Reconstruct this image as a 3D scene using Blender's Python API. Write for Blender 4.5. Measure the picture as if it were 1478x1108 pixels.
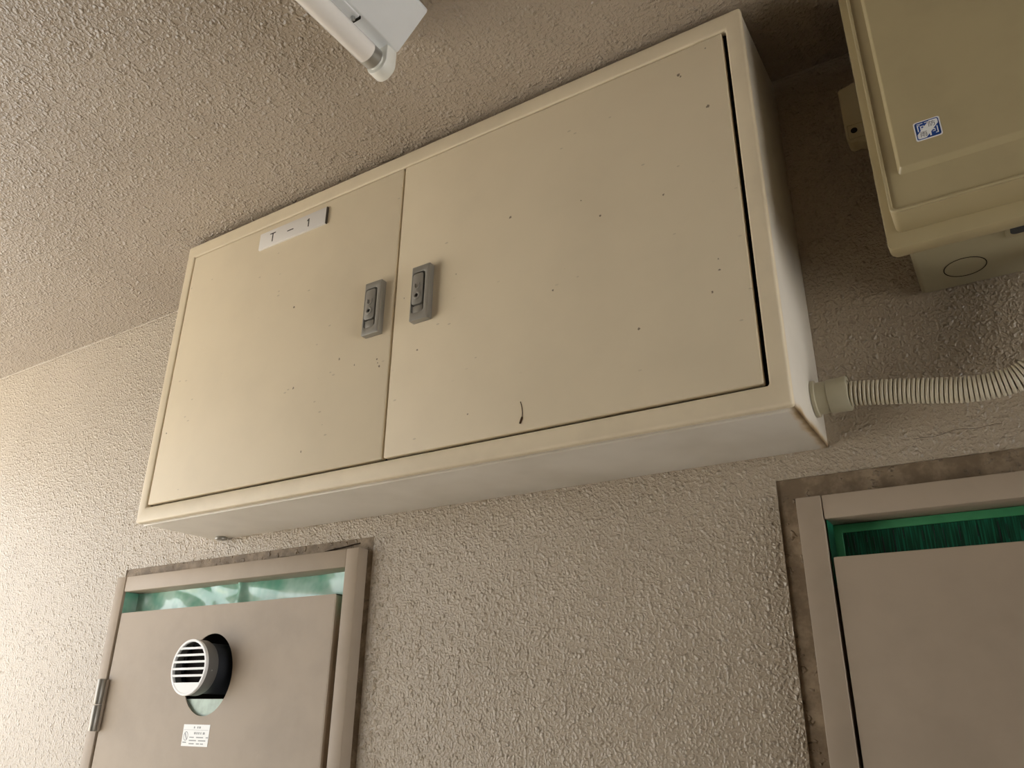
import bpy, bmesh, math, random
from mathutils import Vector, Matrix, noise

# ------------------------------------------------------------------ clear
for o in list(bpy.data.objects):
    bpy.data.objects.remove(o, do_unlink=True)
scene = bpy.context.scene
COL = scene.collection
FLOOR = -1.95          # heights below are measured from the underside of the cabinet; everything is lifted at the end
CEIL = 0.612

# ------------------------------------------------------------------ camera
cam = bpy.data.cameras.new('camera')
cam.sensor_fit = 'HORIZONTAL'; cam.sensor_width = 36.0
cam.lens = 36.0 * 1141.49 / 1478.0
cam.clip_start = 0.01
cam_o = bpy.data.objects.new('camera', cam); COL.objects.link(cam_o)
right = Vector((0.8454749, 0.53388677, 0.01170904))
down = Vector((-0.19806192, 0.33386698, -0.92157708))
fwd = Vector((-0.49592707, 0.77685118, 0.3880188))
M = Matrix((( right.x, -down.x, -fwd.x), (right.y, -down.y, -fwd.y), (right.z, -down.z, -fwd.z))).to_4x4()
M.translation = Vector((1.37845, -1.04252, -0.324856))
cam_o.matrix_world = M
scene.camera = cam_o

# ------------------------------------------------------------------ world, sun, exposure
world = bpy.data.worlds.new('sky'); scene.world = world; world.use_nodes = True
wn = world.node_tree.nodes; wl = world.node_tree.links
bg = wn['Background']; bg.inputs['Color'].default_value = (0.95, 0.96, 0.97, 1); bg.inputs['Strength'].default_value = 4.3
sun = bpy.data.lights.new('sun', 'SUN'); sun.energy = 18.0; sun.angle = math.radians(1.0); sun.color = (1.0, 0.95, 0.87)
sun_o = bpy.data.objects.new('sun', sun); COL.objects.link(sun_o)
sun_o.rotation_euler = (math.radians(30), math.radians(-12), 0)
scene.view_settings.view_transform = 'Standard'
scene.view_settings.look = 'None'
scene.view_settings.gamma = 1.0
scene.view_settings.use_curve_mapping = False
scene.view_settings.exposure = 0.12

# ------------------------------------------------------------------ materials
def srgb(r, g, b):
    f = lambda c: ((c/255.0)/12.92 if c/255.0 <= 0.04045 else ((c/255.0+0.055)/1.055)**2.4)
    return (f(r), f(g), f(b), 1.0)

def new_mat(name, col, rough=0.5, spec=0.5, metal=0.0):
    m = bpy.data.materials.new(name); m.use_nodes = True
    b = m.node_tree.nodes['Principled BSDF']
    b.inputs['Base Color'].default_value = col
    b.inputs['Roughness'].default_value = rough
    b.inputs['Specular IOR Level'].default_value = spec
    b.inputs['Metallic'].default_value = metal
    return m

class G:
    """tiny node-graph helper"""
    def __init__(s, m):
        s.t = m.node_tree; s.n = s.t.nodes; s.l = s.t.links; s.b = s.n['Principled BSDF']
        s.co = s.n.new('ShaderNodeTexCoord').outputs['Object']
    def link(s, a, b): s.l.new(a, b)
    def noise(s, scale, detail=2, rough=0.5, vec=None, dist=0.0):
        n = s.n.new('ShaderNodeTexNoise'); n.inputs['Scale'].default_value = scale
        n.inputs['Detail'].default_value = detail; n.inputs['Roughness'].default_value = rough
        n.inputs['Distortion'].default_value = dist
        s.link(vec or s.co, n.inputs['Vector']); return n.outputs['Fac']
    def ramp(s, fac, a, b, c0=(0, 0, 0, 1), c1=(1, 1, 1, 1), smooth=True):
        n = s.n.new('ShaderNodeValToRGB'); e = n.color_ramp.elements
        n.color_ramp.interpolation = 'EASE' if smooth else 'LINEAR'
        e[0].position = a; e[1].position = b; e[0].color = c0; e[1].color = c1
        s.link(fac, n.inputs['Fac']); return n.outputs['Color']
    def mix(s, fac, a, b, mode='MIX'):
        n = s.n.new('ShaderNodeMix'); n.data_type = 'RGBA'; n.blend_type = mode
        def put(idx, v):
            if hasattr(v, 'is_output'): s.link(v, n.inputs[idx])
            else: n.inputs[idx].default_value = v
        put(0, fac); put(6, a); put(7, b)
        return n.outputs[2]
    def math(s, op, a, b=0.0, c=None):
        n = s.n.new('ShaderNodeMath'); n.operation = op
        for i, v in enumerate((a, b) if c is None else (a, b, c)):
            if hasattr(v, 'is_output'): s.link(v, n.inputs[i])
            else: n.inputs[i].default_value = v
        return n.outputs[0]
    def bump(s, h, strength, dist, normal=None):
        n = s.n.new('ShaderNodeBump'); n.inputs['Strength'].default_value = strength
        n.inputs['Distance'].default_value = dist
        s.link(h, n.inputs['Height'])
        if normal is not None: s.link(normal, n.inputs['Normal'])
        return n.outputs['Normal']
    def sep(s):
        n = s.n.new('ShaderNodeSeparateXYZ'); s.link(s.co, n.inputs[0]); return n.outputs
    def scaled(s, v):
        n = s.n.new('ShaderNodeMapping'); n.inputs['Scale'].default_value = v
        s.link(s.co, n.inputs['Vector']); return n.outputs[0]

def stucco(name, col, dark, scale=84.0):
    """sprayed textured coating: flat film with raised, rounded, slightly glossy droplets"""
    m = new_mat(name, col, 0.32, 0.5); g = G(m)
    warp = g.n.new('ShaderNodeTexNoise'); warp.inputs['Scale'].default_value = scale*0.8; warp.inputs['Detail'].default_value = 1
    g.link(g.co, warp.inputs['Vector'])
    va = g.n.new('ShaderNodeVectorMath'); va.operation = 'MULTIPLY_ADD'
    g.link(warp.outputs['Color'], va.inputs[0]); va.inputs[1].default_value = (0.005, 0.005, 0.005); g.link(g.co, va.inputs[2])
    vec = va.outputs[0]
    vor = g.n.new('ShaderNodeTexVoronoi'); vor.inputs['Scale'].default_value = scale
    vor.inputs['Randomness'].default_value = 1.0
    g.link(vec, vor.inputs['Vector'])
    q = g.math('MULTIPLY', vor.outputs['Distance'], 1.75)
    dome = g.math('MAXIMUM', g.math('SUBTRACT', 1.0, g.math('MULTIPLY', q, q)), 0.0)      # rounded drop
    n3 = g.noise(scale*0.55, 1, 0.5)
    dome = g.math('MULTIPLY', dome, g.ramp(n3, 0.44, 0.66))
    n2 = g.noise(scale*1.7, 1.5, 0.5)
    small = g.ramp(n2, 0.45, 0.80, smooth=False)
    h = g.math('ADD', dome, g.math('MULTIPLY', small, 0.7))
    h = g.math('ADD', h, g.math('MULTIPLY', n3, 0.3))
    g.link(g.bump(h, 1.0, 0.0019), g.b.inputs['Normal'])
    c = g.mix(g.ramp(g.noise(3.0, 4, 0.6), 0.3, 0.75), col, dark)
    g.link(c, g.b.inputs['Base Color'])
    return m

M_WALL = stucco('sprayed_wall_coating', srgb(176, 162, 142), srgb(167, 153, 133), 146.0)
M_CEIL = stucco('sprayed_ceiling_coating', srgb(168, 154, 136), srgb(159, 145, 127), 132.0)

def painted(name, col, rough=0.38, spec=0.5, amt=0.06, bump=0.0, scale=14.0):
    m = new_mat(name, col, rough, spec); g = G(m)
    d = tuple(c*(1-2.4*amt) for c in col[:3]) + (1,)
    c = g.mix(g.ramp(g.noise(scale, 4, 0.6), 0.35, 0.75), col, d)
    g.link(c, g.b.inputs['Base Color'])
    if bump:
        g.link(g.bump(g.noise(160, 3, 0.6), bump, 0.001), g.b.inputs['Normal'])
    return m

def door_paint(name, col, spots, seed):
    """cream enamel with fly specks, scuffs and grime of their own shapes"""
    m = new_mat(name, col, 0.5, 0.3); g = G(m)
    x, y, z = g.sep()
    base = g.mix(g.ramp(g.noise(5.0, 4, 0.6), 0.35, 0.8), col, tuple(c*0.93 for c in col[:3]) + (1,))
    wob = g.math('MULTIPLY', g.math('SUBTRACT', g.noise(420, 1), 0.5), 0.004)
    tot = None
    for sx, sz, r in spots:
        dx = g.math('SUBTRACT', x, sx); dz = g.math('SUBTRACT', z, sz)
        d = g.math('SQRT', g.math('ADD', g.math('MULTIPLY', dx, dx), g.math('MULTIPLY', dz, dz)))
        d = g.math('ADD', d, wob)
        k = g.math('LESS_THAN', d, r)
        tot = k if tot is None else g.math('MAXIMUM', tot, k)
    # faint short smears over the whole panel
    vor = g.n.new('ShaderNodeTexVoronoi'); vor.inputs['Scale'].default_value = 1.0
    mp = g.scaled((26, 26, 60)); g.link(mp, vor.inputs['Vector'])
    sm = g.math('LESS_THAN', vor.outputs['Distance'], 0.085)
    sm = g.math('MULTIPLY', sm, g.ramp(g.noise(9 + seed, 1), 0.52, 0.6))
    c = g.mix(g.math('MULTIPLY', sm, 0.28), base, srgb(120, 98, 70))
    c = g.mix(g.math('MULTIPLY', tot, 0.75), c, srgb(84, 64, 42))
    g.link(c, g.b.inputs['Base Color'])
    g.link(g.bump(g.noise(220, 2, 0.5), 0.10, 0.0005), g.b.inputs['Normal'])
    return m

CREAM = srgb(226, 210, 180)
M_CREAM = painted('cream_enamel', CREAM, 0.45, 0.35, 0.03, 0.10)
def body_paint():
    m = new_mat('off_white_cabinet_paint', srgb(219, 211, 196), 0.33, 0.5); g = G(m)
    x, y, z = g.sep()
    W = 0.6015
    dx = g.math('SUBTRACT', x, W); 
    d = g.math('SQRT', g.math('ADD', g.math('MULTIPLY', dx, dx), g.math('MULTIPLY', z, z)))
    nz = g.noise(26, 3, 0.55)
    d2 = g.math('ADD', d, g.math('MULTIPLY', g.math('SUBTRACT', nz, 0.5), 0.020))
    halo = g.ramp(d2, 0.003, 0.0125, (1, 1, 1, 1), (0, 0, 0, 1))
    d3 = g.math('ADD', d, g.math('MULTIPLY', g.math('SUBTRACT', nz, 0.5), 0.008))
    core = g.ramp(d3, 0.0022, 0.0056, (1, 1, 1, 1), (0, 0, 0, 1))
    c = g.mix(g.ramp(g.noise(6, 3, 0.6), 0.35, 0.8), srgb(221, 213, 199), srgb(206, 197, 181))
    c = g.mix(g.math('MULTIPLY', halo, 0.75), c, srgb(190, 152, 84))
    c = g.mix(core, c, srgb(70, 45, 20))
    g.link(c, g.b.inputs['Base Color'])
    return m
M_BODY = body_paint()
M_STEEL = painted('taupe_door_paint', srgb(167, 151, 132), 0.5, 0.3, 0.05, 0.12, 9.0)
M_HANDLE = new_mat('grey_zinc', srgb(150, 146, 137), 0.34, 0.5, 0.45)
M_DARK = new_mat('black_gap', srgb(28, 22, 17), 0.8, 0.2)
def gasket():
    m = new_mat('dirty_gasket', srgb(86, 72, 54), 0.8, 0.2); g = G(m)
    g.link(g.mix(g.ramp(g.noise(75, 3, 0.6), 0.45, 0.70), srgb(16, 12, 9), srgb(54, 44, 32)), g.b.inputs['Base Color'])
    return m
M_GASKET = gasket()
M_PLATE = new_mat('white_acrylic', srgb(222, 216, 208), 0.4, 0.5)
M_INK = new_mat('dark_ink', srgb(62, 55, 50), 0.6, 0.3)
M_GREYINK = new_mat('grey_ink', srgb(104, 102, 108), 0.6, 0.3)
M_PLATE_END = new_mat('dark_plate_edge', srgb(70, 60, 48), 0.5, 0.3)
M_BOX = painted('beige_plastic', srgb(176, 161, 124), 0.32, 0.5, 0.03, 0.05)
M_BOXBASE = painted('grey_beige_plastic', srgb(168, 158, 128), 0.4, 0.5, 0.03, 0.05)
M_COND = painted('ivory_conduit', srgb(206, 196, 172), 0.42, 0.45, 0.05)
M_CONN = painted('khaki_grey_plastic', srgb(180, 172, 146), 0.38, 0.5, 0.04)
M_WHITE = painted('white_lamp_steel', srgb(226, 227, 226), 0.3, 0.5, 0.02)
M_TUBE = new_mat('fluorescent_glass', srgb(238, 233, 226), 0.12, 0.5)
M_HOLDER = new_mat('white_lamp_holder', srgb(228, 226, 216), 0.32, 0.5)
M_ALU = new_mat('aluminium_cap', srgb(176, 176, 172), 0.32, 0.5, 0.85)
M_VENT = new_mat('white_grille', srgb(240, 240, 238), 0.35, 0.5)
M_PIPE = painted('grey_pipe', srgb(108, 106, 102), 0.35, 0.5, 0.04)
M_PIPE_DARK = new_mat('dark_grey_pipe', srgb(46, 48, 52), 0.45, 0.35)
M_PAPER = new_mat('white_sticker', srgb(240, 241, 239), 0.35, 0.5)
M_PRINT = new_mat('grey_print', srgb(165, 166, 166), 0.6, 0.3)
M_BLUE = new_mat('blue_print', srgb(22, 70, 150), 0.35, 0.5)
M_SHAFT = new_mat('unlit_shaft_concrete', srgb(60, 56, 50), 0.9, 0.2)
M_CRACK = new_mat('open_crack', srgb(60, 50, 40), 0.9, 0.1)
M_RUSTMARK = new_mat('brown_smear', srgb(66, 44, 26), 0.7, 0.2)

def sealant_mat():
    m = new_mat('weathered_sealant', srgb(132, 112, 86), 0.6, 0.35); g = G(m)
    c = g.mix(g.ramp(g.noise(30, 4, 0.65), 0.38, 0.7), srgb(118, 101, 80), srgb(156, 138, 114))
    g.link(c, g.b.inputs['Base Color'])
    h = g.math('ADD', g.ramp(g.noise(95, 2, 0.5), 0.6, 0.74), g.math('MULTIPLY', g.noise(35, 3, 0.6), 0.8))
    g.link(g.bump(h, 1.0, 0.0026), g.b.inputs['Normal'])
    return m
M_SEAL = sealant_mat()

def film(name, col, col2, rough, spec, alpha, ribs=False):
    m = new_mat(name, col, rough, spec); g = G(m)
    if ribs:
        n = g.noise(1.0, 2, 0.5, g.scaled((520, 1, 18)))
        c = g.mix(g.ramp(n, 0.40, 0.66), col, col2)
    else:
        c = g.mix(g.ramp(g.noise(12, 3, 0.6), 0.35, 0.7), col, col2)
    g.link(c, g.b.inputs['Base Color'])
    g.b.inputs['Alpha'].default_value = alpha
    return m
M_FILM = film('teal_film', srgb(118, 184, 158), srgb(190, 226, 210), 0.12, 0.6, 0.95)
M_FILM_EDGE = film('green_film_lap', srgb(66, 142, 96), srgb(80, 156, 108), 0.4, 0.4, 1.0)
M_FILM_DARK = film('dark_green_film', srgb(18, 66, 48), srgb(30, 112, 84), 0.4, 0.4, 0.97, True)
M_PALE = painted('pale_green_sheet', srgb(188, 208, 192), 0.4, 0.4, 0.12, 0, 40.0)
def concrete(name, a, b):
    m = new_mat(name, srgb(*a), 0.85, 0.25); g = G(m)
    g.link(g.mix(g.ramp(g.noise(4, 6, 0.65), 0.3, 0.72), srgb(*a), srgb(*b)), g.b.inputs['Base Color'])
    g.link(g.bump(g.noise(60, 4, 0.6), 0.3, 0.003), g.b.inputs['Normal'])
    return m
M_FLOOR = concrete('corridor_concrete', (104, 97, 88), (92, 86, 78))  # unseen floor, toned dark so little light bounces up
M_FARWALL = concrete('darkened_unseen_wall', (74, 62, 50), (66, 55, 44))  # unseen wall, toned dark so the gap beside the plastic box stays shaded
M_GROUND = concrete('pale_paving', (205, 200, 190), (186, 181, 170))

# ------------------------------------------------------------------ mesh helpers (coordinates in scene metres)
def box(bm, x0, x1, y0, y1, z0, z1, bev=0.0, seg=2):
    r = bmesh.ops.create_cube(bm, size=1.0)
    vs = r['verts']
    for v in vs:
        v.co = Vector((x0 if v.co.x < 0 else x1, y0 if v.co.y < 0 else y1, z0 if v.co.z < 0 else z1))
    if bev > 0:
        es = list({e for v in vs for e in v.link_edges})
        bmesh.ops.bevel(bm, geom=es, offset=bev, segments=seg, profile=0.5, affect='EDGES')
    return bm

def P3(axis, a, u, v):
    return Vector((a, u, v)) if axis == 'x' else Vector((u, a, v)) if axis == 'y' else Vector((u, v, a))

def prism(bm, pts, axis, a0, a1, bev=0.0, seg=2):
    A = [bm.verts.new(P3(axis, a0, u, v)) for u, v in pts]
    B = [bm.verts.new(P3(axis, a1, u, v)) for u, v in pts]
    n = len(pts); fs = [bm.faces.new(A), bm.faces.new(B[::-1])]
    for i in range(n):
        fs.append(bm.faces.new((A[i], B[i], B[(i+1) % n], A[(i+1) % n])))
    bmesh.ops.recalc_face_normals(bm, faces=fs)
    if bev > 0:
        es = [e for e in {e for f in fs for e in f.edges} if e.calc_face_angle(0) > math.radians(40)]
        bmesh.ops.bevel(bm, geom=es, offset=bev, segments=seg, profile=0.5, affect='EDGES')

def ring(bm, outer, inner, axis, a0, a1, bev=0.0, seg=2):
    n = len(outer)
    L = [[bm.verts.new(P3(axis, a, u, v)) for u, v in pp] for a in (a0, a1) for pp in (outer, inner)]
    O0, I0, O1, I1 = L; fs = []
    for i in range(n):
        j = (i+1) % n
        fs += [bm.faces.new((O0[i], O0[j], I0[j], I0[i])), bm.faces.new((O1[j], O1[i], I1[i], I1[j])),
               bm.faces.new((O0[j], O0[i], O1[i], O1[j])), bm.faces.new((I0[i], I0[j], I1[j], I1[i]))]
    bmesh.ops.recalc_face_normals(bm, faces=fs)
    if bev > 0:
        es = [e for e in {e for f in fs for e in f.edges} if e.calc_face_angle(0) > math.radians(40)]
        bmesh.ops.bevel(bm, geom=es, offset=bev, segments=seg, profile=0.5, affect='EDGES')

def rect(u0, u1, v0, v1): return [(u0, v0), (u1, v0), (u1, v1), (u0, v1)]
def rrect(u0, u1, v0, v1, r, n=5):
    pts = []
    for cx, cy, a in ((u1-r, v0+r, -90), (u1-r, v1-r, 0), (u0+r, v1-r, 90), (u0+r, v0+r, 180)):
        for k in range(n+1):
            t = math.radians(a + 90*k/n); pts.append((cx + r*math.cos(t), cy + r*math.sin(t)))
    return pts
def circ(cu, cv, r, n=40): return [(cu + r*math.cos(2*math.pi*k/n), cv + r*math.sin(2*math.pi*k/n)) for k in range(n)]

def lathe(bm, c, axis, prof, n=40, caps=True):
    """prof: list of (distance along axis, radius); c = point on the axis"""
    rows = []
    for a, r in prof:
        row = []
        for k in range(n):
            t = 2*math.pi*k/n; u, v = r*math.cos(t), r*math.sin(t)
            row.append(bm.verts.new(Vector(c) + P3(axis, a, u, v)))
        rows.append(row)
    fs = []
    for i in range(len(rows)-1):
        for k in range(n):
            fs.append(bm.faces.new((rows[i][k], rows[i][(k+1) % n], rows[i+1][(k+1) % n], rows[i+1][k])))
    if caps and prof[0][1] > 1e-6: fs.append(bm.faces.new(rows[0]))
    if caps and prof[-1][1] > 1e-6: fs.append(bm.faces.new(rows[-1][::-1]))
    bmesh.ops.recalc_face_normals(bm, faces=fs)

def spline(pts, step):
    """Catmull-Rom through pts, resampled at equal steps"""
    P = [Vector(p) for p in pts]; P = [2*P[0]-P[1]] + P + [2*P[-1]-P[-2]]
    dense = []
    for i in range(1, len(P)-2):
        for k in range(60):
            t = k/60.0; a, b, c, d = P[i-1], P[i], P[i+1], P[i+2]
            dense.append(0.5*((2*b) + (c-a)*t + (2*a-5*b+4*c-d)*t*t + (3*b-a-3*c+d)*t**3))
    dense.append(P[-2])
    out = [dense[0]]; acc = 0.0
    for i in range(1, len(dense)):
        seg = dense[i]-dense[i-1]; L = seg.length; pos = 0.0
        while acc + (L-pos) >= step:
            pos += step-acc; acc = 0.0; out.append(dense[i-1] + seg*(pos/L))
        acc += L-pos
    return out

def sweep(bm, path, rad, n=18):
    rows = []; up = Vector((0, 0, 1))
    for i, p in enumerate(path):
        t = (path[min(i+1, len(path)-1)] - path[max(i-1, 0)]).normalized()
        s = t.cross(up)
        if s.length < 1e-4: s = Vector((0, 1, 0))
        s.normalize(); u = s.cross(t).normalized(); r = rad(i)
        up = u
        rows.append([bm.verts.new(p + s*r*math.cos(2*math.pi*k/n) + u*r*math.sin(2*math.pi*k/n)) for k in range(n)])
    fs = []
    for i in range(len(rows)-1):
        for k in range(n):
            fs.append(bm.faces.new((rows[i][k], rows[i][(k+1) % n], rows[i+1][(k+1) % n], rows[i+1][k])))
    fs += [bm.faces.new(rows[0]), bm.faces.new(rows[-1][::-1])]
    bmesh.ops.recalc_face_normals(bm, faces=fs)

def origin_of(o):
    v = Vector((0, 0, 0))
    while o is not None: v += o.location; o = o.parent
    return v

def obj(name, bm, mat, parent=None, loc=None, smooth=35):
    """link a bmesh (scene coordinates) as one object; parts share their thing's origin"""
    me = bpy.data.meshes.new(name)
    o = bpy.data.objects.new(name, me); COL.objects.link(o)
    if parent is not None:
        o.parent = parent; off = origin_of(parent)
    else:
        off = Vector(loc) if loc else Vector((0, 0, 0)); o.location = off
    bmesh.ops.translate(bm, verts=bm.verts, vec=-off)
    bm.to_mesh(me); bm.free()
    me.materials.append(mat)
    if smooth:
        for p in me.polygons: p.use_smooth = True
        me.set_sharp_from_angle(angle=math.radians(smooth))
    return o

def tag(o, label, cat, kind=None, group=None):
    o['label'] = label; o['category'] = cat
    if kind: o['kind'] = kind
    if group: o['group'] = group
    return o
def thing(name, loc, label, cat, kind=None):
    o = bpy.data.objects.new(name, None); COL.objects.link(o); o.location = loc; o.empty_display_size = 0.05
    return tag(o, label, cat, kind)
def one(fn, *a, **k):
    bm = bmesh.new(); fn(bm, *a, **k); return bm

# ------------------------------------------------------------------ the setting
# back wall with two door openings (the joint round each door frame is filled with sealant)
D1 = dict(x0=-0.286, x1=0.4155, top=-0.0555)      # outer edges of the door frames
D2 = dict(x0=1.1555, x1=1.870, top=-0.0645)
H1 = dict(x0=-0.2925, x1=0.4290, top=-0.0345)     # openings in the coating
H2 = dict(x0=1.1285, x1=1.898, top=-0.0325)
XL, XR = -2.6, 4.2
TH = 0.16
bm = bmesh.new()
def wall_piece(x0, x1, z0, z1): box(bm, x0, x1, 0.0, TH, z0, z1)
wall_piece(XL, H1['x0'], FLOOR, CEIL+0.15)
wall_piece(H1['x0'], H1['x1'], H1['top'], CEIL+0.15)
wall_piece(H1['x1'], H2['x0'], FLOOR, CEIL+0.15)
wall_piece(H2['x0'], H2['x1'], H2['top'], CEIL+0.15)
wall_piece(H2['x1'], XR, FLOOR, CEIL+0.15)
wall = obj('wall_back', bm, M_WALL, smooth=0)
tag(wall, 'beige sprayed stucco wall carrying the cabinet and both steel doors', 'wall', 'structure')
# pipe shaft behind the doors
bm = bmesh.new()
for h in (H1, H2):
    box(bm, h['x0']-0.05, h['x1']+0.05, TH+0.25, TH+0.30, FLOOR, 0.1)
    box(bm, h['x0']-0.05, h['x0'], TH, TH+0.25, FLOOR, 0.1); box(bm, h['x1'], h['x1']+0.05, TH, TH+0.25, FLOOR, 0.1)
    box(bm, h['x0'], h['x1'], TH, TH+0.25, h['top']+0.02, 0.1)
obj('shaft_lining', bm, M_SHAFT, wall, smooth=0)
# sealant joints, sunk a little below the coating
def u_joint(bm, h, d, yf):
    pts = [(h['x0'], FLOOR), (h['x0'], h['top']), (h['x1'], h['top']), (h['x1'], FLOOR),
           (d['x1']-0.004, FLOOR), (d['x1']-0.004, d['top']-0.004), (d['x0']+0.004, d['top']-0.004), (d['x0']+0.004, FLOOR)]
    prism(bm, pts, 'y', yf, 0.03)
obj('sealant_joint', one(u_joint, H1, D1, 0.0015), M_SEAL, wall)
obj('sealant_joint', one(u_joint, H2, D2, 0.003), M_SEAL, wall)
# hairline crack in the sealant above the left door
bm = bmesh.new()
random.seed(4)
pts = []
x = 0.11
while x < 0.40:
    pts.append((x, -0.0002, -0.0525 + 0.0045*noise.noise(Vector((x*22, 3.1, 0))) + 0.009*max(0, (x-0.30)/0.1)))
    x += 0.008
sweep(bm, spline(pts, 0.004), lambda i: 0.0011 + 0.0008*abs(noise.noise(Vector((i*0.2, 0, 0)))), 6)
obj('crack', bm, M_CRACK, wall)
bm = bmesh.new(); pts = []; x = 1.30
while x < 1.40:
    pts.append((x, 0.0002, -0.004 + 0.006*noise.noise(Vector((x*30, 8.1, 0))) + 0.03*(x-1.30))); x += 0.006
sweep(bm, spline(pts, 0.004), lambda i: 0.00035, 6)
obj('crack', bm, M_CRACK, wall)

FRONT = -1.75
ceiling = obj('ceiling', one(box, XL, XR, FRONT-0.15, 0.0, CEIL, CEIL+0.15), M_CEIL, smooth=0)
tag(ceiling, 'beige sprayed stucco ceiling holding the tube lamp', 'ceiling', 'structure')
# thin paint bead in the corner where wall and ceiling meet
bm = bmesh.new(); pts = []; x = XL
while x < XR:
    pts.append((x, -0.001, CEIL-0.001 + 0.0006*noise.noise(Vector((x*40, 0, 0))))); x += 0.02
sweep(bm, [Vector(p) for p in pts], lambda i: 0.0022 + 0.001*noise.noise(Vector((i*0.7, 5, 0))), 8)
obj('trim_1', bm, M_WALL)
tag(bpy.data.objects['trim_1'], 'thin paint bead in the corner between wall and ceiling', 'trim', 'structure')
floor = obj('floor', one(box, XL, XR, FRONT-0.15, 0.16, FLOOR-0.12, FLOOR), M_FLOOR, smooth=0)
tag(floor, 'unseen concrete corridor floor below the wall, darkened to cut bounce light', 'floor', 'structure')
wf = obj('wall_front', one(box, -0.85, XR, FRONT-0.15, FRONT, FLOOR, CEIL), M_FARWALL, smooth=0)  # out of view; its left end sets how much daylight enters
tag(wf, 'unseen brown wall across the corridor, made dark to hold back bounce light', 'wall', 'structure')
gr = obj('ground', one(box, -14, 14, -14, FRONT-0.15, FLOOR-0.3, FLOOR-0.12), M_GROUND, smooth=0)
tag(gr, 'pale paved ground outside the corridor', 'ground', 'structure')

# ------------------------------------------------------------------ doors
YF = -0.022          # face of frames and leaves
def build_door(name, d, jl, jr, head, leaf_x0, leaf_x1, leaf_top, label, hole=None):
    t = thing(name, ((d['x0']+d['x1'])/2, 0, FLOOR), label, 'door', 'structure')
    zt = d['top']
    obj('jamb', one(box, d['x0'], d['x0']+jl, YF, 0.10, FLOOR, zt, 0.0016), M_STEEL, t)
    obj('jamb', one(box, d['x1']-jr, d['x1'], YF, 0.10, FLOOR, zt, 0.0016), M_STEEL, t)
    obj('head', one(box, d['x0']+jl+0.0008, d['x1']-jr-0.0008, YF+0.0012, 0.024, zt-head, zt, 0.0016), M_STEEL, t)
    y1 = YF+0.034
    bm = bmesh.new()
    if hole is None:
        box(bm, leaf_x0, leaf_x1, YF+0.002, y1, FLOOR+0.012, leaf_top, 0.0016)
    else:
        cx, cz, rx, rz = hole; n = 48
        cut = [(cx + rx*math.cos(2*math.pi*k/n), cz + rz*math.sin(2*math.pi*k/n)) for k in range(n)]
        hx, z0, z1 = 0.12, cz-0.12, leaf_top
        out = []
        for k in range(n):
            c, s = math.cos(2*math.pi*k/n), math.sin(2*math.pi*k/n)
            ku = min(((leaf_x1-0.002-cx) if c > 0 else (cx-leaf_x0-0.002))/max(abs(c), 1e-6), ((z1-0.002-cz) if s > 0 else (cz-z0))/max(abs(s), 1e-6))
            out.append((cx + c*ku, cz + s*ku))
        # snap the nearest ring points to the corners
        for q in ((leaf_x0+0.002, z0), (leaf_x1-0.002, z0), (leaf_x0+0.002, z1-0.002), (leaf_x1-0.002, z1-0.002)):
            i = min(range(n), key=lambda k: (out[k][0]-q[0])**2 + (out[k][1]-q[1])**2); out[i] = q
        ring(bm, out, cut, 'y', YF+0.002, YF+0.004)
        box(bm, leaf_x0+0.002, leaf_x1-0.002, YF+0.002, YF+0.004, FLOOR+0.014, z0)
        # folded edges of the sheet-metal leaf
        box(bm, leaf_x0, leaf_x0+0.002, YF+0.0023, y1, FLOOR+0.012, leaf_top)
        box(bm, leaf_x1-0.002, leaf_x1, YF+0.0023, y1, FLOOR+0.012, leaf_top)
        box(bm, leaf_x0, leaf_x1, YF+0.0023, y1, leaf_top-0.002, leaf_top)
        box(bm, leaf_x0, leaf_x1, YF+0.0023, y1, FLOOR+0.012, FLOOR+0.014)
    leaf = obj('leaf', bm, M_STEEL, t)
    return t, leaf

VX, VZ = 0.062, -0.2575
door1, leaf1 = build_door('door_1', D1, 0.031, 0.029, 0.0315, -0.2485, 0.3705, -0.1315,
                          'grey taupe steel shaft door with round vent opening and white sticker', (VX, VZ, 0.0665, 0.0725))
door2, leaf2 = build_door('door_2', D2, 0.0305, 0.030, 0.0300, 1.1905, 1.826, -0.1415,
                          'plain taupe steel shaft door below the plastic box and conduit')
# hinge of the left door
hg = obj('hinge', one(box, -0.262, -0.246, YF-0.003, YF+0.004, -0.361, -0.2635, 0.001), M_STEEL, door1)
for z0, z1 in ((-0.3105, -0.2625), (-0.3605, -0.3125)):
    obj('knuckle', one(prism, circ(-0.2535, YF-0.008, 0.0082, 20), 'z', z0, z1, 0.0008), M_HANDLE, hg)
obj('hinge', one(box, -0.262, -0.246, YF-0.010, YF+0.004, FLOOR+0.3, FLOOR+0.4, 0.003), M_STEEL, door1)
# sticker below the vent
sx0, sx1, sz0, sz1 = 0.0165, 0.0900, -0.3805, -0.3440
ys = YF+0.002
st = obj('warning_sticker', one(prism, [(sx0, sz0), (sx1, sz0), (sx1, sz1), (sx0, sz1)], 'y', ys-0.0004, ys+0.0003), M_PAPER, door1, smooth=0)
st['label'] = 'white sticker with faded grey print'
bm = bmesh.new(); yp = ys-0.0004
def bar(u0, u1, v0, v1):
    box(bm, sx0+u0*(sx1-sx0), sx0+u1*(sx1-sx0), yp-0.0002, yp+0.0001, sz0+v0*(sz1-sz0), sz0+v1*(sz1-sz0))
bar(0.03, 0.95, 0.745, 0.755)
for u0, u1 in ((0.40, 0.44), (0.53, 0.57), (0.60, 0.66)): bar(u0, u1, 0.82, 0.91)
for u0, u1 in ((0.44, 0.50), (0.53, 0.57), (0.60, 0.64), (0.68, 0.71), (0.77, 0.84)): bar(u0, u1, 0.55, 0.65)
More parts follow.
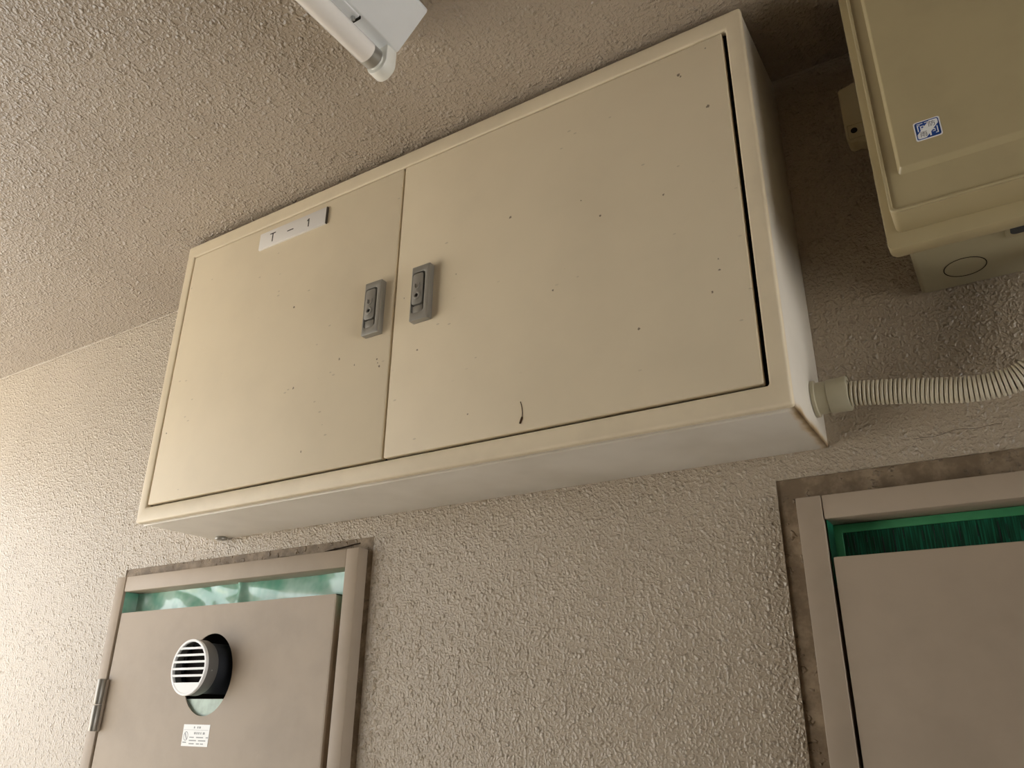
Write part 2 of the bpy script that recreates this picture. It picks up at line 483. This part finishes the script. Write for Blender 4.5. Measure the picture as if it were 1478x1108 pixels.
for u0, u1 in ((0.28, 0.45), (0.54, 0.80), (0.90, 0.98)): bar(u0, u1, 0.385, 0.435)
for u0, u1 in ((0.28, 0.55), (0.63, 0.90)): bar(u0, u1, 0.24, 0.29)
for u0, u1 in ((0.29, 0.48), (0.57, 0.68), (0.72, 0.83)): bar(u0, u1, 0.095, 0.145)
bar(0.04, 0.18, 0.15, 0.20)
cx, cz = sx0+0.135*(sx1-sx0), sz0+0.46*(sz1-sz0)
ring(bm, [(cx+0.0062*math.cos(a), cz+0.0078*math.sin(a)) for a in [k*math.pi/12 for k in range(24)]],
     [(cx+0.0052*math.cos(a), cz+0.0067*math.sin(a)) for a in [k*math.pi/12 for k in range(24)]], 'y', yp-0.0002, yp+0.0001)
prism(bm, [(cx-0.004, cz+0.0045), (cx-0.0022, cz+0.0058), (cx+0.004, cz-0.0045), (cx+0.0022, cz-0.0058)], 'y', yp-0.0002, yp+0.0001)
obj('printed_text', bm, M_PRINT, st, smooth=0)

# ------------------------------------------------------------------ green films over the gaps above the leaves
def film_sheet(xl, xr, zt, zb, y_in, y_out, amp, seed, nx=160, nz=22):
    """sheet tucked along the left jamb, across the gap and along the right jamb"""
    bm = bmesh.new(); side = y_in-y_out; L = (xr-xl)+2*side; rows = []
    for i in range(nx+1):
        s = L*i/nx; col = []
        if s < side: bx, by, w = xl, y_out+s, 0.0
        elif s > L-side: bx, by, w = xr, y_in-(s-(L-side)), 0.0
        else: bx, by, w = xl+(s-side), y_in, 1.0
        edge = min(1.0, max(0.0, min(s-side, L-side-s)/0.03))
        for j in range(nz+1):
            z = zt+(zb-zt)*j/nz
            d = 0.0
            if w:
                q = Vector((bx*5+seed, z*13+bx*3, seed))
                r1 = 1-abs(noise.noise(q))*2; r2 = noise.noise(Vector((bx*11, z*30+bx*12, seed+4)))
                d = amp*edge*(r1*0.8 + r2*0.5)
                d += -amp*1.3*edge*math.exp(-((bx-0.075+0.25*(z-zt))/0.010)**2)*(1.0 if seed < 5 else 0)
            col.append(bm.verts.new((bx, by+d-0.002, z)))
        rows.append(col)
    for i in range(nx):
        for j in range(nz):
            bm.faces.new((rows[i][j], rows[i+1][j], rows[i+1][j+1], rows[i][j+1]))
    bmesh.ops.recalc_face_normals(bm, faces=bm.faces[:])
    bmesh.ops.solidify(bm, geom=bm.faces[:], thickness=0.0003)
    return bm
f1 = obj('protective_film', film_sheet(-0.2545, 0.386, -0.0835, -0.165, 0.018, -0.014, 0.010, 1.7), M_FILM, None, (0.066, 0.018, -0.16), smooth=60)
tag(f1, 'glossy wrinkled teal plastic film in the gap above the vented door', 'plastic film')
f2 = thing('protective_film', (1.5, 0.02, -0.17), 'flat ribbed dark green film in the gap above the plain right door', 'plastic film')
bm = film_sheet(1.1885, 1.8385, -0.0930, -0.175, 0.024, -0.014, 0.0006, 9.0, 120, 6)
obj('sheet', bm, M_FILM_DARK, f2, smooth=60)
bm = bmesh.new()
box(bm, 1.1872, 1.1882, -0.0135, 0.019, -0.172, -0.0950, 0.0003)
ring(bm, rect(1.1878, 1.8375, -0.185, -0.0952), rect(1.1985, 1.8265, -0.178, -0.1055), 'y', 0.0188, 0.0212, 0.0004)
bl = obj('lapped_border', bm, M_FILM_EDGE, f2); bl['label'] = 'lighter green folded border of the film'
bm = bmesh.new()
random.seed(7); x = 1.203
while x < 1.62:
    h = random.uniform(0.008, 0.03)
    z1 = -0.107-random.uniform(0, 0.008)
    box(bm, x, x+random.uniform(0.0006, 0.0011), 0.0205, 0.0222, z1-h, z1); x += random.uniform(0.006, 0.024)
pl = obj('pleat', bm, M_PIPE_DARK, f2, smooth=0); pl['kind'] = 'stuff'

# ------------------------------------------------------------------ vent cap in the left door
vt = thing('vent_cap', (0.062, -0.02, -0.305), 'round white louvred vent cap on grey pipe sticking through the left door', 'vent')
CX, CZ, R = 0.0615, -0.2475, 0.0485
Y0 = -0.064
obj('pipe', one(lathe, (CX, 0, CZ), 'y', [(-0.046, 0.041), (-0.046, 0.0445), (0.145, 0.0445), (0.145, 0.041), (-0.046, 0.041)], caps=False), M_PIPE_DARK, vt)
obj('collar', one(lathe, (CX, 0, CZ), 'y', [(Y0+0.003, 0.0452), (Y0+0.003, R), (-0.040, R), (-0.036, 0.0465), (-0.036, 0.0448), (Y0+0.003, 0.0452)], caps=False), M_PIPE, vt)
obj('grille_rim', one(ring, circ(CX, CZ, R+0.0004, 56), circ(CX, CZ, 0.0442, 56), 'y', Y0-0.0008, Y0+0.005, 0.0007), M_VENT, vt)
# blades and the solid lower part of the face
rin = 0.0446
ztop, zsol = CZ+rin, CZ-0.0265
def chord(z): return math.sqrt(max(0.0, rin*rin-(z-CZ)**2))
bm = bmesh.new()
pts = []
a0 = math.asin((zsol-CZ)/rin)
for k in range(25):
    a = math.pi-a0 + (2*a0+math.pi)*k/24
    pts.append((CX+rin*math.cos(a), CZ+rin*math.sin(a)))
prism(bm, pts, 'y', Y0-0.0004, Y0+0.003)
obj('solid_face', bm, M_VENT, vt)
ns = 6; pitch = (ztop-zsol)/ns
for k in range(1, ns):
    z = zsol+pitch*k; c = chord(z)
    bm = bmesh.new()
    prism(bm, [(Y0-0.0004, z-0.0019), (Y0-0.0004, z+0.0019), (Y0+0.0030, z+0.0019), (Y0+0.0030, z-0.0019)], 'x', CX-c-0.0005, CX+c+0.0005)
    obj('louvre_blade', bm, M_VENT, vt)
obj('shade_disc', one(prism, circ(CX, CZ, 0.0405, 40), 'y', Y0+0.022, Y0+0.024), M_DARK, vt)  # dark disc stands in for the shade inside the pipe
obj('screw', one(lathe, (CX+R*0.985, -0.050, CZ-0.006), 'x', [(-0.001, 0.0014), (0.0006, 0.0014), (0.0012, 0.0006)], 10), M_ALU, vt)
ps = obj('insulation_sheet', one(box, VX-0.085, VX+0.085, -0.0145, -0.0125, VZ-0.085, -0.3005), M_PALE, None, (VX, -0.0135, VZ-0.085), smooth=0)
tag(ps, 'pale green sheet seen through the door opening under the vent cap', 'sheet')

# ------------------------------------------------------------------ wall cabinet with two doors
W, H, D = 1.202, 0.600, -0.1845
cab = thing('wall_cabinet', (0.6, 0, 0), 'wide cream two door metal cabinet on the wall under the ceiling', 'cabinet')
bm = bmesh.new()
e = 0.0012
ring(bm, rect(e, W-e, e, H-e), rect(e+0.004, W-e-0.004, e+0.004, H-e-0.004), 'y', D+0.012, -0.0005, 0.0012)
box(bm, 0.004, W-0.004, -0.006, -0.001, 0.004, H-0.004)
body = obj('body', bm, M_BODY, cab)
# shift the paint's stain coordinates: material works in cabinet-local metres
fx0, fx1, fz0, fz1 = 0.0235, W-0.0235, 0.0280, H-0.0300
ff = obj('front_frame', one(ring, rect(0, W, 0, H), rect(fx0, fx1, fz0, fz1), 'y', D, D+0.0135, 0.0038, 3), M_CREAM, cab)
obj('bottom_lip', one(box, 0.003, W-0.006, D+0.0150, D+0.0180, -0.0026, 0.0014, 0.0011), M_BODY, cab)
gk = bmesh.new()
box(gk, fx0-0.006, fx1+0.006, D+0.0145, D+0.0170, fz0-0.006, fz1+0.006)
obj('gasket', gk, M_GASKET, cab, smooth=0)
spots_all = [(0.358, 0.357, 3), (0.384, 0.192, 3), (0.487, 0.223, 2.4), (0.523, 0.204, 1.8), (0.572, 0.203, 2.4), (0.578, 0.189, 2.8), (0.574, 0.196, 1.6),
             (0.823, 0.384, 3), (1.143, 0.45, 3.6), (1.07, 0.332, 2), (0.945, 0.369, 1.8), (0.975, 0.332, 2), (1.136, 0.209, 2.2), (1.136, 0.193, 2.2),
             (1.124, 0.165, 2.2), (0.756, 0.073, 2.2), (0.897, 0.234, 1.8), (0.724, 0.314, 1.8), (1.024, 0.14, 2.4), (0.655, 0.199, 2.8),
             (0.043, 0.17, 2.2), (0.422, 0.072, 2.2), (1.106, 0.524, 3.6), (1.109, 0.520, 2.2), (0.62, 0.30, 1.8), (1.148, 0.552, 2.2)]
def spots_for(lo, hi): return [(x-0.6, z, r*0.00065) for x, z, r in spots_all if lo < x < hi]
MID = 0.5995
M_DOOR_L = door_paint('cream_enamel_specked', CREAM, spots_for(0, MID), 0)
M_DOOR_R = door_paint('cream_enamel_smeared', CREAM, spots_for(MID, 2), 2)
YD = D+0.0006
dl = obj('door', one(box, fx0+0.0032, MID-0.0022, YD, YD+0.0125, fz0+0.0038, fz1-0.0026, 0.0022, 3), M_DOOR_L, cab)
dr = obj('door', one(box, MID+0.0022, fx1-0.0058, YD, YD+0.0125, fz0+0.0038, fz1-0.0026, 0.0022, 3), M_DOOR_R, cab)

def handle(door, x0, name):
    """flush pull handle with a key-operated paddle"""
    z0, h, w, t = 0.2460, 0.0975, 0.0360, 0.0115
    y1 = YD; y0 = YD-t
    hd = obj('handle', one(ring, rrect(x0, x0+w, z0, z0+h, 0.0012, 5), rrect(x0+0.0022, x0+0.0270, z0+0.0135, z0+h-0.0110, 0.0055, 5)
                           , 'y', y0, y1, 0.0007), M_HANDLE, door)
    bm = bmesh.new(); box(bm, x0+0.004, x0+0.028, y1-0.004, y1-0.001, z0+0.012, z0+h-0.010)
    # paddle: one tongue with a stepped foot, keyhole boss and a raised arc
    px0, px1 = x0+0.0025, x0+0.0232
    prism(bm, rrect(px0, px1, z0+0.0285, z0+h-0.0135, 0.0045, 5), 'y', y0-0.0004, y1-0.003, 0.0008)
    prism(bm, rect(px0, px1, z0+0.0145, z0+0.0270), 'y', y0+0.0022, y1-0.003, 0.0008)
    cx, cz = (px0+px1)/2, z0+0.0435
    ring(bm, circ(cx, cz, 0.0068, 24), circ(cx, cz, 0.0034, 24), 'y', y0-0.0022, y0+0.001, 0.0005)
    # U-shaped raised mark above the keyhole
    zc = z0+0.060
    out = [(cx+0.0052*math.cos(a), zc+0.0052*math.sin(a)) for a in [math.pi+math.pi*k/10 for k in range(11)]]
    inn = [(cx+0.0034*math.cos(a), zc+0.0034*math.sin(a)) for a in [math.pi+math.pi*k/10 for k in range(11)]]
    prism(bm, [(cx-0.0052, zc+0.005)] + out + [(cx+0.0052, zc+0.005), (cx+0.0034, zc+0.005)] + inn[::-1] + [(cx-0.0034, zc+0.005)], 'y', y0-0.0022, y0+0.001)
    pd = obj('paddle', bm, M_HANDLE, door)
    obj('keyhole', one(prism, circ(cx, cz, 0.0028, 18), 'y', y0-0.0008, y0+0.0005), M_DARK, door)
handle(dl, 0.5432, 'l'); handle(dr, 0.6437, 'r')

# name plate on the left door
nx0, nx1, nz0, nz1 = 0.2368, 0.4165, 0.5150, 0.5515
yn = YD-0.0042
np_ = obj('name_plate', one(box, nx0, nx1, yn, YD, nz0, nz1, 0.0006), M_PLATE, dl); np_['label'] = 'white plate reading T - 1'
obj('plate_end', one(box, nx1, nx1+0.0022, yn+0.0001, YD, nz0, nz1, 0.0003), M_PLATE_END, dl)
def glyph(name, *rects_):
    bm = bmesh.new()
    for r in rects_:
        if len(r) == 4: box(bm, r[0], r[1], yn-0.0003, yn+0.0002, r[2], r[3])
        else: prism(bm, r, 'y', yn-0.0003, yn+0.0002)
    obj(name, bm, M_INK, dl, smooth=0)
glyph('letter', [(0.2665, 0.5432), (0.2665, 0.5410), (0.2731, 0.5410), (0.2731, 0.5235), (0.2753, 0.5235), (0.2753, 0.5410), (0.2815, 0.5410), (0.2815, 0.5432)])
glyph('dash', (0.3150, 0.3315, 0.5316, 0.5338))
glyph('digit', [(0.3736, 0.5412), (0.3714, 0.5412), (0.3672, 0.5376), (0.3686, 0.5360), (0.3712, 0.5378), (0.3712, 0.5230), (0.3736, 0.5230)])
# brown curled smear low on the right door
bm = bmesh.new()
sweep(bm, spline([(0.8446, YD, 0.0745), (0.8462, YD, 0.0690), (0.8478, YD, 0.0600), (0.8474, YD, 0.0520), (0.8452, YD, 0.0455), (0.8440, YD, 0.0415)], 0.0015),
      lambda i: 0.0006 + (0.0010 if i > 15 else 0.0), 6)
obj('smear', bm, M_RUSTMARK, dr)
obj('hole_plug', one(prism, circ(0.035, -0.016, 0.012, 24), 'z', -0.004, 0.002, 0.001), M_HANDLE, cab)

# ------------------------------------------------------------------ corrugated conduit with its connector
cd = thing('corrugated_conduit', (1.33, -0.05, 0.0), 'ivory corrugated conduit running right from the lower cabinet side', 'conduit')
cy, cz = -0.054, 0.050
obj('connector', one(lathe, (0, cy, cz), 'x', [(W-0.0005, 0.010), (W-0.0005, 0.0235), (1.2055, 0.0235), (1.2065, 0.0205), (1.2195, 0.0205), (1.2200, 0.0215),
    (1.2425, 0.0220), (1.2438, 0.0213), (1.2438, 0.0165), (1.2300, 0.0165)], 44), M_CONN, cd)
path = spline([(1.225, cy, cz), (1.245, cy, cz-0.001), (1.300, -0.052, 0.0415), (1.345, -0.051, 0.0335), (1.372, -0.051, 0.0295), (1.402, -0.052, 0.0295), (1.428, -0.054, 0.0355),
               (1.470, -0.058, 0.060), (1.505, -0.062, 0.102), (1.520, -0.064, 0.150), (1.522, -0.064, 0.1835)], 0.0049/6)
def rr(i):
    ph = i % 6
    return (0.0104, 0.0150, 0.0155, 0.0156, 0.0155, 0.0150)[ph]
obj('corrugated_tube', one(sweep, path, rr, 22), M_COND, cd, smooth=50)

# ------------------------------------------------------------------ plastic box at the right
bx = thing('plastic_box', (1.48, 0, 0.18), 'beige plastic weatherproof box with blue sticker, upper right of cabinet', 'box')
BX0, BX1, BZ0, BZ1 = 1.3425, 1.640, 0.1850, 0.585
obj('base', one(box, BX0, BX1, -0.135, -0.0005, BZ0, BZ1, 0.005, 3), M_BOXBASE, bx)
LX0, LX1, LZ0, LZ1 = 1.3235, 1.659, 0.1770, 0.592
obj('lid_flange', one(prism, rrect(LX0, LX1, LZ0, LZ1, 0.009), 'y', -0.150, -0.128, 0.0022), M_BOX, bx)
SX0, SX1, SZ0, SZ1 = 1.3352, 1.6475, 0.1965, 0.584
lid = obj('lid', one(prism, rrect(SX0, SX1, SZ0, SZ1, 0.007), 'y', -0.1945, -0.148, 0.0028, 3), M_BOX, bx)
obj('rim', one(ring, rrect(SX0, SX1, SZ0, SZ1, 0.007), rrect(SX0+0.0036, SX1-0.0036, SZ0+0.0036, SZ1-0.0036, 0.005), 'y', -0.1972, -0.1935, 0.0012, 3), M_BOX, lid)
# raised centre panel with sloping flanks
bm = bmesh.new()
o_ = rrect(1.3508, 1.632, 0.2425, 0.572, 0.004); i_ = rrect(1.3548, 1.628, 0.2490, 0.566, 0.003)
O0 = [bm.verts.new((u, -0.1935, v)) for u, v in o_]; I0 = [bm.verts.new((u, -0.2005, v)) for u, v in i_]
fs = [bm.faces.new(I0)]
for k in range(len(o_)):
    j = (k+1) % len(o_); fs.append(bm.faces.new((O0[k], O0[j], I0[j], I0[k])))
fs.append(bm.faces.new(O0[::-1]))
bmesh.ops.recalc_face_normals(bm, faces=fs)
es = [e for e in bm.edges if e.calc_face_angle(0) > math.radians(25) and all(abs(v.co.y+0.2005) < 1e-6 for v in e.verts)]
bmesh.ops.bevel(bm, geom=es, offset=0.0012, segments=3, profile=0.5, affect='EDGES')
obj('raised_panel', bm, M_BOX, lid, smooth=40)
# lug on the side with its screw pocket
bm = bmesh.new()
prism(bm, [(1.2976, 0.3860), (1.2990, 0.3800), (1.3030, 0.3770), (1.3120, 0.3785), (1.3250, 0.3690), (1.3440, 0.3690), (1.3440, 0.4760), (1.3250, 0.4740), (1.3000, 0.4690), (1.2972, 0.4650)],
      'y', -0.100, -0.078, 0.0022)
er = obj('side_lug', bm, M_BOX, bx)
obj('screw_pocket', one(ring, rrect(1.2996, 1.3270, 0.3825, 0.4062, 0.002), rrect(1.3012, 1.3254, 0.3841, 0.4046, 0.0016), 'y', -0.1009, -0.098, 0.0005), M_BOX, er)
obj('screw_hole', one(prism, circ(1.3086, 0.3955, 0.0042, 24), 'y', -0.1005, -0.098), M_DARK, er)
# knockouts in the underside
def knock(x, y, r):
    k = obj('knockout', one(ring, circ(x, y, r, 40), circ(x, y, r-0.0011, 40), 'z', BZ0-0.0004, BZ0+0.0014), M_DARK, bx)
    return k
knock(1.3955, -0.0510, 0.0235)
lz = obj('latch_boss', one(prism, rrect(1.4400, 1.5400, -0.1290, -0.1000, 0.006), 'z', BZ0-0.004, BZ0+0.002, 0.0015), M_BOXBASE, bx)
obj('latch_slot', one(prism, rrect(1.4445, 1.5355, -0.1275, -0.1090, 0.006), 'z', BZ0-0.0046, BZ0-0.003), M_PIPE_DARK, bx)
# blue and white sticker
yk = -0.2005
kx0, kx1, kz0, kz1 = 1.3760, 1.4028, 0.2750, 0.3008
def UV(u, v): return (kx0+u*(kx1-kx0), kz0+v*(kz1-kz0))
sk = obj('rating_sticker', one(prism, rrect(kx0, kx1, kz0, kz1, 0.0025), 'y', yk-0.0003, yk+0.0003), M_PAPER, lid, smooth=0)
sk['label'] = 'blue and white printed sticker with Japanese characters'
bm = bmesh.new()
def poly(uv, lift): prism(bm, [UV(*q) for q in uv], 'y', yk-lift, yk-0.0002)
poly([(0.06, 0.30), (0.06, 0.88), (0.12, 0.94), (0.62, 0.94)], 0.0005)
poly([(0.38, 0.06), (0.88, 0.06), (0.94, 0.12), (0.94, 0.70)], 0.0005)
ring(bm, [UV(*q) for q in rrect(0.05, 0.95, 0.05, 0.95, 0.09)], [UV(*q) for q in rrect(0.085, 0.915, 0.085, 0.915, 0.07)], 'y', yk-0.0005, yk-0.0002)
obj('blue_print', bm, M_BLUE, lid, smooth=0)
def text_mesh(body, size, u, v, lift, squeeze=1.0):
    cu = bpy.data.curves.new('txt', 'FONT'); cu.body = body; cu.size = size; cu.extrude = 0.0; cu.align_x = 'CENTER'; cu.align_y = 'CENTER'
    to = bpy.data.objects.new('txt', cu); COL.objects.link(to)
    bpy.context.view_layer.update()
    me = bpy.data.meshes.new_from_object(to.evaluated_get(bpy.context.evaluated_depsgraph_get()))
    bpy.data.objects.remove(to, do_unlink=True); bpy.data.curves.remove(cu)
    b = bmesh.new(); b.from_mesh(me); bpy.data.meshes.remove(me)
    x, z = UV(u, v)
    for q in b.verts: q.co = Vector((x+q.co.x*squeeze, yk-lift, z+q.co.y))
    return b
obj('character', text_mesh('雨', 0.0078, 0.32, 0.28, 0.0004), M_GREYINK, lid, smooth=0)
obj('character', text_mesh('防', 0.0078, 0.68, 0.70, 0.0004), M_GREYINK, lid, smooth=0)
bm = bmesh.new()
def st_(u0, u1, v0, v1): 
    (a, c), (b, d) = UV(u0, v0), UV(u1, v1); box(bm, a, b, yk-0.0007, yk-0.0004, c, d)
st_(0.13, 0.36, 0.845, 0.875); st_(0.42, 0.58, 0.845, 0.875); st_(0.13, 0.17, 0.48, 0.80); st_(0.17, 0.24, 0.77, 0.80)
st_(0.24, 0.28, 0.50, 0.73); st_(0.28, 0.37, 0.70, 0.73); st_(0.28, 0.37, 0.59, 0.62); st_(0.36, 0.40, 0.60, 0.72)
st_(0.83, 0.87, 0.17, 0.52); st_(0.76, 0.84, 0.17, 0.20); st_(0.54, 0.60, 0.12, 0.32)
st_(0.66, 0.77, 0.38, 0.42); st_(0.66, 0.77, 0.28, 0.31); st_(0.74, 0.77, 0.28, 0.42)
obj('white_print', bm, M_PAPER, lid, smooth=0)

# ------------------------------------------------------------------ bare tube lamp on the ceiling
LXC = 0.748; YE = -0.4040; YB = -1.034
lp = thing('tube_lamp', (LXC, (YE+YB)/2, CEIL), 'white bare tube ceiling lamp fixture, switched off', 'lamp')
hb = 0.556
prof = [(LXC-0.071, CEIL-0.0005), (LXC-0.071, CEIL-0.007), (LXC-0.0215, hb), (LXC+0.0215, hb), (LXC+0.071, CEIL-0.007), (LXC+0.071, CEIL-0.0005)]
obj('housing', one(prism, prof, 'y', YB, YE, 0.0018), M_WHITE, lp)
obj('bottom_cover', one(box, LXC-0.0185, LXC+0.0185, YB+0.05, -0.482, hb-0.003, hb+0.001, 0.0012), M_WHITE, lp)
TZ, TR = 0.5315, 0.01625
tb = obj('tube', one(lathe, (LXC, 0, TZ), 'y', [(YB+0.045, TR-0.002), (YB+0.044, TR), (-0.4455, TR), (-0.4440, TR-0.001)], 36), M_TUBE, lp)
obj('end_cap', one(lathe, (LXC, 0, TZ), 'y', [(-0.4455, 0.0156), (-0.4450, 0.0160), (-0.4300, 0.0160), (-0.4285, 0.0146), (-0.4285, 0.004)], 36), M_ALU, tb)
obj('end_cap', one(lathe, (LXC, 0, TZ), 'y', [(YB+0.026, 0.004), (YB+0.026, 0.0146), (YB+0.028, 0.0160), (YB+0.0445, 0.0160)], 36), M_ALU, tb)
def holder(y0, y1, s):
    bm = bmesh.new(); r = 0.0185
    pts = [(LXC-r, hb+0.001), (LXC-r, TZ)] + [(LXC+r*math.cos(a), TZ+r*math.sin(a)) for a in [math.pi+math.pi*k/14 for k in range(1, 14)]] + [(LXC+r, TZ), (LXC+r, hb+0.001)]
    prism(bm, pts, 'y', y0, y1, 0.0018)
    h = obj('lamp_holder', bm, M_HOLDER, lp)
    yb = y0 if s > 0 else y1
    obj('rotor', one(lathe, (LXC, 0, TZ), 'y', [(yb-s*0.004, 0.0118), (yb-s*0.004, 0.0125), (yb+s*0.001, 0.0125)], 28), M_HOLDER, h)
holder(-0.4240, -0.4035, 1); holder(YB+0.001, YB+0.0215, -1)
obj('cover_screw', one(lathe, (LXC+0.0105, -0.4865, 0), 'z', [(hb+0.001, 0.0032), (hb-0.007, 0.0032), (hb-0.0085, 0.0018)], 16), M_ALU, lp)
obj('cover_clip', one(box, LXC+0.001, LXC+0.0185, -0.483, -0.4795, hb-0.0045, hb+0.001, 0.0006), M_DARK, lp)

# ------------------------------------------------------------------ lift everything so that the floor lies at z = 0
for o in list(scene.objects):
    if o.parent is None: o.location.z -= FLOOR
